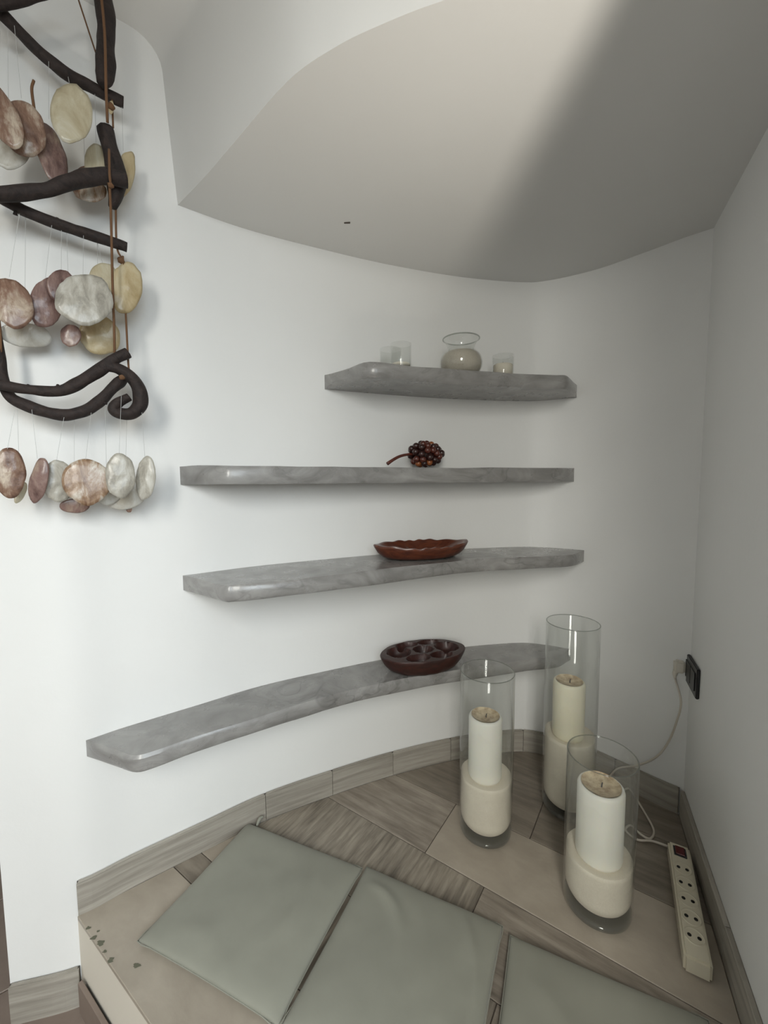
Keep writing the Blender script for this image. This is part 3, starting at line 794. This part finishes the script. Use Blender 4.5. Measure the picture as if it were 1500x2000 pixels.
c1 = cushion(k00,k10,k01,0.036,'sage grey square cushion nearest the baseboard and platform edge',1,[(0.55,-0.1,0.5,R(80),0.003,0.10),(-.2,.7,.5,R(10),.003,.12)])
# tie at its far corner
cc = onz(505,1600,0.03); tie = bm_obj('tie', tube([(-0.004,-0.006,-0.010),(0.0,0.0,0.002),(0.004,0.007,0.006),(0.012,0.010,0.008)],[0.003,0.005,0.005,0.002],8,0.2,2), M['fabric'], c1, True); tie.location = Vector((cc.x,cc.y,0.022))-c1.location
m00 = g(716,1692); m10 = g(982,1808); dd = g(960,2000)-g(990,1812)
sideL = (m10-m00).length
dn = Vector((-(m10-m00).y,(m10-m00).x)).normalized()*-1*sideL
dd = dd.normalized()*0.45+dn.normalized()*0.55
cushion(m00,m10,m00+dd.normalized()*sideL,0.040,'sage grey square cushion in the middle, with a curved crease',2,[(-0.35,-0.55,0.42,R(40),0.008,0.07),(0.86,0.05,0.9,R(88),0.008,0.09),(0.2,-0.3,.5,R(70),.0025,.12)])
n00 = g(996,1824); n10 = g(1385,1990)
n10 = n00+(n10-n00).normalized()*0.385; e_ = (g(968,2000)-n00)
dn = Vector((-(n10-n00).y,(n10-n00).x)).normalized()*-0.385
cushion(n00,n10,n00+(e_.normalized()*0.45+dn.normalized()*0.55).normalized()*0.385,0.034,'sage grey square cushion on the right, beside the power strip',3,[(-.3,-.2,.5,R(60),.004,.14)])

# ------------------------------------------------------------------ power strip, wall socket, cable
zt = 0.042
sa, sb, sc_ = onz(1304,1640,zt).xy, onz(1342,1650,zt).xy, onz(1336,1864,zt).xy
axis = (sc_-sa).normalized(); Ls = (sc_-sa).length; wd = 0.052
perp = Vector((-axis.y,axis.x))
if perp.dot(sb-sa) < 0: perp = -perp
ctr = sa+axis*Ls/2+perp*wd/2
ps = empty('power_strip', (ctr.x,ctr.y,0), math.atan2(axis.y,axis.x)); tag(ps, 'yellowed white power strip with red switch lying along the right baseboard', 'power strip')
bm = box(0,0,zt/2,Ls,wd,zt,0.005,2); bm_obj('body', bm, M['plastic_cream'], ps)
x = -Ls/2+0.032
bm_obj('switch_frame', box(x,0,zt+0.0008,0.034,0.030,0.003,0.001,1), M['plastic_dark'], ps)
sw = bm_obj('switch', box(0,0,0,0.026,0.022,0.007,0.0015,1), M['plastic_red'], ps); sw.location = (x,0,zt+0.003); sw.rotation_euler = (0,R(8),0)
pitch_ = (Ls-0.095)/5
for k in range(5):
    x = -Ls/2+0.064+pitch_*(k+0.5)
    so = bm_obj('socket', lathe([(0,0.0),(0.017,0.0),(0.0185,0.0022),(0.0205,0.0022),(0.0212,0.0)],28), M['plastic_cream'], ps, True); so.location = (x,0,zt-0.0003)
    for sg in (-1,1):
        hl = bm_obj('hole', lathe([(0,0),(0.0042,0),(0.0042,0.0009),(0,0.0009)],12), M['hole'], so); hl.location = (0,0.0095*sg,0.0004)
# wall socket
qa = rwall_hit(1340,1264); qb = rwall_hit(1368,1307); qc = rwall_hit(1367,1369)
wp = ((qa+qc)/2); rz_ = math.atan2(rdir.y,rdir.x)
wlen = (qb.xy-qa.xy).length; whei = (qb.z-qc.z)
print('SOCKET', wlen, whei, tuple(wp))
ws = empty('wall_socket', (wp.x,wp.y,wp.z), rz_); tag(ws, 'dark rectangular socket plate on the right wall', 'wall socket')
side = 1.0                                        # local +y points into the room
bm_obj('plate', box(0,0.005,0,wlen,0.009,whei,0.002,2), M['plastic_dark'], ws)
for k in (-1,0,1): bm_obj('module', box(k*wlen*0.29,0.0105,0,wlen*0.26,0.003,whei*0.62,0.0012,1), M['plastic_dark'], ws)
# cable with plug
far = -rdir                                        # towards the camera along the wall
nin = Vector((-rN.x,-rN.y,0)); r3 = Vector((rdir.x,rdir.y,0))
pl = wp + r3*(wlen*0.22) + Vector((0,0,0.0))
plug = empty('power_plug', pl, rz_); tag(plug, 'white plug with its cable in the dark wall socket', 'plug')
bm_obj('body', box(0,0.028,0,0.040,0.030,0.040,0.006,2), M['plastic_white'], plug)
bm_obj('strain_relief', tube([(0,0.035,-0.018),(0,0.038,-0.030),(0,0.037,-0.044)],[0.009,0.007,0.004],10), M['plastic_white'], plug, True)
st = pl+nin*0.037+Vector((0,0,-0.044))
cpts = [st]
for (x,y,off) in ((1330,1370,0.03),(1322,1408,0.035),(1306,1448,0.05)): cpts.append(rwall_hit(x,y,off))
for (x,y,off) in ((1282,1478,0.03),(1245,1495,0.022),(1205,1502,0.022)): cpts.append(wall_hit(x,y,off))
cpts += [wall_hit(1186,1530,0.03), onz(1195,1560,0.006), onz(1225,1540,0.006), onz(1240,1556,0.005), onz(1262,1592,0.005), onz(1277,1622,0.005), onz(1270,1638,0.005), onz(1252,1630,0.010), onz(1232,1612,0.005), onz(1222,1622,0.005), onz(1245,1640,0.005), onz(1275,1643,0.008)]
cpts.append(Vector((sa.x,sa.y,0.018))+Vector((perp.x,perp.y,0))*wd*0.4-Vector((axis.x,axis.y,0))*0.004)
under(bm_obj('cable', tube(cpts,[0.0033]*len(cpts),8,0,0,6), M['cable'], None, True), plug)

# ------------------------------------------------------------------ driftwood mobile with shells
MO = 0.085                                          # how far it hangs in front of the wall
mob = empty('driftwood_mobile', wall_hit(140,1000,MO)); tag(mob, 'dark driftwood mobile hung with capiz shells in front of white wall', 'mobile')
def mp(x,y,off): return wall_hit(x,y,off)
def branch(pts, off, seed, rough=0.22):
    P = []; Rr = []
    for q in pts:
        x,y,r = q[:3]; o2 = off+(q[3] if len(q) > 3 else 0)
        p = mp(x,y,o2); P.append(p); Rr.append(r*(p-EYE).dot(FWD)/F*0.93)
    under(bm_obj('branch', tube(P,Rr,12,rough,seed,7), M['driftwood'], None, True), mob)
branch([(190,-70,14),(199,-20,16),(206,40,17),(207,85,16),(206,120,18),(204,148,17),(200,163,11)], MO+.012, 1)
branch([(-70,-45,14),(-30,-8,14),(10,32,13),(60,85,12),(108,128,12),(150,156,12),(205,183,11),(241,201,10)], MO-.02, 2)
branch([(-40,22,10),(-10,12,10),(25,5,9),(60,-3,8),(110,-16,7)], MO+.005, 3)
branch([(206,250,15),(213,285,16),(224,320,17),(228,350,19),(226,378,16),(220,405,8)], MO-.005, 4)
branch([(-60,372,13),(-10,380,14),(50,376,14),(100,369,14),(140,354,15),(175,347,16),(215,346,15),(247,352,14)], MO+.030, 5)
branch([(-40,358,12),(0,385,12),(40,408,12),(90,430,11),(140,447,11),(200,467,11),(248,484,10)], MO-.012, 6)
branch([(-50,742,11),(0,752,11),(60,761,10),(115,764,11),(158,746,12),(203,717,12),(228,699,11),(250,689,11)], MO+.02, 7)
branch([(-8,640,7),(1,700,9),(6,740,10),(20,775,11),(55,793,12),(95,806,12),(130,810,12),(162,803,12),(190,787,12),(212,766,11),(232,748,11),(244,737,8)], MO-.005, 8)
branch([(205,716,10),(232,721,12),(258,739,13),(273,765,14),(274,790,14),(258,807,13),(236,808,12),(222,800,11),(230,787,10),(252,775,8)], MO+.022, 9, 0.15)
# small twig stubs
for (x,y,dx,dy,o2) in ((30,420,0,-8,-.012),(112,431,0,-6,-.012),(197,783,12,6,.0),(55,757,0,-6,.02),(113,757,0,-6,.02),(163,737,0,-6,.02)):
    P = [mp(x,y,MO+o2),mp(x+dx,y+dy,MO+o2+.004)]; k = (P[0]-EYE).dot(FWD)/F
    under(bm_obj('twig_stub', tube(P,[4*k,2.2*k],6,0,0,2), M['driftwood'], None, True), mob)
def rope(pts, r, name='cord', mat='rope'):
    P = [mp(*q) for q in pts]
    under(bm_obj(name, tube(P,[r]*len(P),6,0.0,0,6), M[mat], None, True), mob)
rope([(192,-60,MO+.045),(204,60,MO+.042),(207,170,MO+.040),(210,240,MO+.02)], 0.0028)
rope([(213,292,MO+.025),(214,340,MO+.052),(216,358,MO+.052)], 0.0026)
rope([(214,362,MO+.054),(217,430,MO+.03),(220,560,MO+.035),(223,640,MO+.03),(224,700,MO+.015)], 0.0026)
rope([(226,400,MO-.01),(228,480,MO-.015),(238,505,MO-.01)], 0.0022)
rope([(240,500,MO),(246,620,MO),(250,700,MO+.005),(252,725,MO+.01)], 0.0022)
rope([(219,195,MO-.01),(221,250,MO-.02)], 0.002)
rope([(150,-10,MO-.03),(192,118,MO-.03)], 0.0016)
rope([(-12,560,MO),(0,640,MO),(2,700,MO)], 0.0022)
rope([(66,157,MO+.02),(62,175,MO+.02),(67,215,MO+.025)], 0.0026)
_t = mp(192,-60,MO+.045)
for dx in (-0.004,0.004): under(bm_obj('cord', tube([_t,(_t+Vector((dx,0,0)))*0.5+Vector((_t.x+dx,_t.y,max(ZT,_t.z+0.05)))*0.5,Vector((_t.x+dx,_t.y,max(ZT,_t.z+0.05)))],[0.0026]*3,6,0,0,3), M['rope'], None, True), mob)
# knots
for (x,y,o2,r) in ((216,362,.056,.006),(238,737,.052,.006),(217,208,.0,.007),(236,509,.0,.007)):
    p = mp(x,y,MO+o2); b = bmesh.new(); bmesh.ops.create_icosphere(b, subdivisions=2, radius=r)
    for v in b.verts: v.co = v.co*(1+0.5*noise.noise(v.co*400))+p
    under(bm_obj('knot', b, M['rope'], None, True), mob)
def shell(x, y, hw, hh, mat, off, rot=0, yaw=0, tilt=0, seed=0, thread_from=None):
    c = mp(x,y,MO+off); k = (c-EYE).dot(FWD)/F; a = hw*k; b = hh*k
    to = (EYE-c); to.z = 0; to.normalize(); sx = Vector((-to.y,to.x,0)); up = Vector((0,0,1))
    nt, nr = 40, 7; bm = bmesh.new()
    cy,sy = math.cos(R(yaw)*0.6),math.sin(R(yaw)*0.6)
    pn = (to*cy-sx*sy)+up*math.tan(R(tilt)); pn.normalize(); big = max(a,b); th = 0.0016
    def pt(t,ang,s):
        q = 1+0.085*noise.noise(Vector((math.cos(ang)*1.6+seed*3,math.sin(ang)*1.6,seed)))+0.03*noise.noise(Vector((math.cos(ang)*6,math.sin(ang)*6,seed)))
        u = hw*t*q*math.cos(ang); v = hh*t*q*math.sin(ang)
        cr,sr = math.cos(R(rot)),math.sin(R(rot)); u,v = u*cr-v*sr, u*sr+v*cr
        r_ = ray(x+u,y-v); p = EYE+r_*((c-EYE).dot(pn)/r_.dot(pn))
        return p+pn*(0.08*big*(1-t*t)+0.002*noise.noise(Vector((u*.05,v*.05,seed)))+s*th/2)      # slightly dished
    F_ = {}
    for s in (1,-1):
        cv = bm.verts.new(pt(0,0,s)); rr = []
        for i in range(1,nr+1): rr.append([bm.verts.new(pt(i/nr,2*math.pi*j/nt,s)) for j in range(nt)])
        for j in range(nt): bm.faces.new((cv,rr[0][j],rr[0][(j+1)%nt]))
        for p,q in zip(rr[:-1],rr[1:]):
            for j in range(nt): bm.faces.new((p[j],q[j],q[(j+1)%nt],p[(j+1)%nt]))
        F_[s] = rr[-1]
    for j in range(nt): bm.faces.new((F_[1][j],F_[1][(j+1)%nt],F_[-1][(j+1)%nt],F_[-1][j]))
    o = under(bm_obj('shell', bm, M[mat], None, True), mob)
    if thread_from is not None:
        T0 = mp(thread_from[0],thread_from[1],MO+off); T1 = c+up*(b*0.93)+to*0.003
        under(bm_obj('thread', tube([T0,(T0+T1)/2,T1],[0.00045]*3,4,0,0,1), M['thread'], None), mob)
S_ = [ (139,222,42,57,'shell_cream',.035,3,5,3,(133,150)), (4,225,30,72,'shell_brown',.05,28,30,0,(0,60)),
  (46,252,42,58,'shell_brown',.03,25,10,-6,(28,50)), (100,300,26,66,'shell_purple',.005,20,-30,6,(95,120)), (20,290,42,40,'shell_white',.0,10,10,10,(15,60)),
  (190,322,26,42,'shell_cream',-.02,5,10,0,(185,180)), (243,342,20,46,'shell_yellow',-.02,-12,-40,0,(238,200)), (168,358,30,33,'shell_brown',-.03,0,0,0,(160,180)), (180,375,28,20,'shell_mottled',-.015,0,0,0,None),
  (22,592,40,52,'shell_brown',.03,35,15,5,(38,418)), (92,591,34,49,'shell_purple',.01,-12,-10,0,(101,440)), (165,585,57,50,'shell_grey',.045,-8,0,5,(163,460)),
  (246,562,32,51,'shell_yellow',.0,-4,-12,0,None), (202,546,30,32,'shell_cream',-.02,0,0,0,(188,464)), (194,655,42,37,'shell_yellow',-.03,-28,8,-10,(190,470)), (138,655,20,22,'shell_purple',-.02,0,20,0,(130,450)), (50,655,54,24,'shell_white',-.025,-8,0,-20,(50,420)), (122,560,30,34,'shell_purple',.025,30,-25,0,(120,450)),
  (18,923,33,49,'shell_brown',.03,5,10,0,(29,800)), (76,938,18,45,'shell_purple',.02,-12,45,0,(62,800)), (113,940,30,42,'shell_grey',.005,5,-10,0,(125,815)),
  (170,940,48,45,'shell_mottled',.025,-15,5,5,(178,806)), (235,929,30,44,'shell_grey',.045,3,0,3,(237,770)), (285,934,19,43,'shell_grey',.03,-5,35,0,(277,805)),
  (146,988,30,14,'shell_purple',-.02,0,0,-10,(145,812)), (245,975,38,20,'shell_white',-.01,8,0,-15,(248,810)), (40,962,10,22,'shell_cream',-.02,-25,0,0,(34,800)), (217,210,6,13,'shell_yellow',-.005,0,0,0,None), (210,950,34,36,'shell_white',-.005,0,-15,0,(205,790)), (252,994,6,7,'shell_brown',-.02,0,0,0,None)]
for i,q in enumerate(S_): shell(*q[:9], seed=i+1, thread_from=q[9])
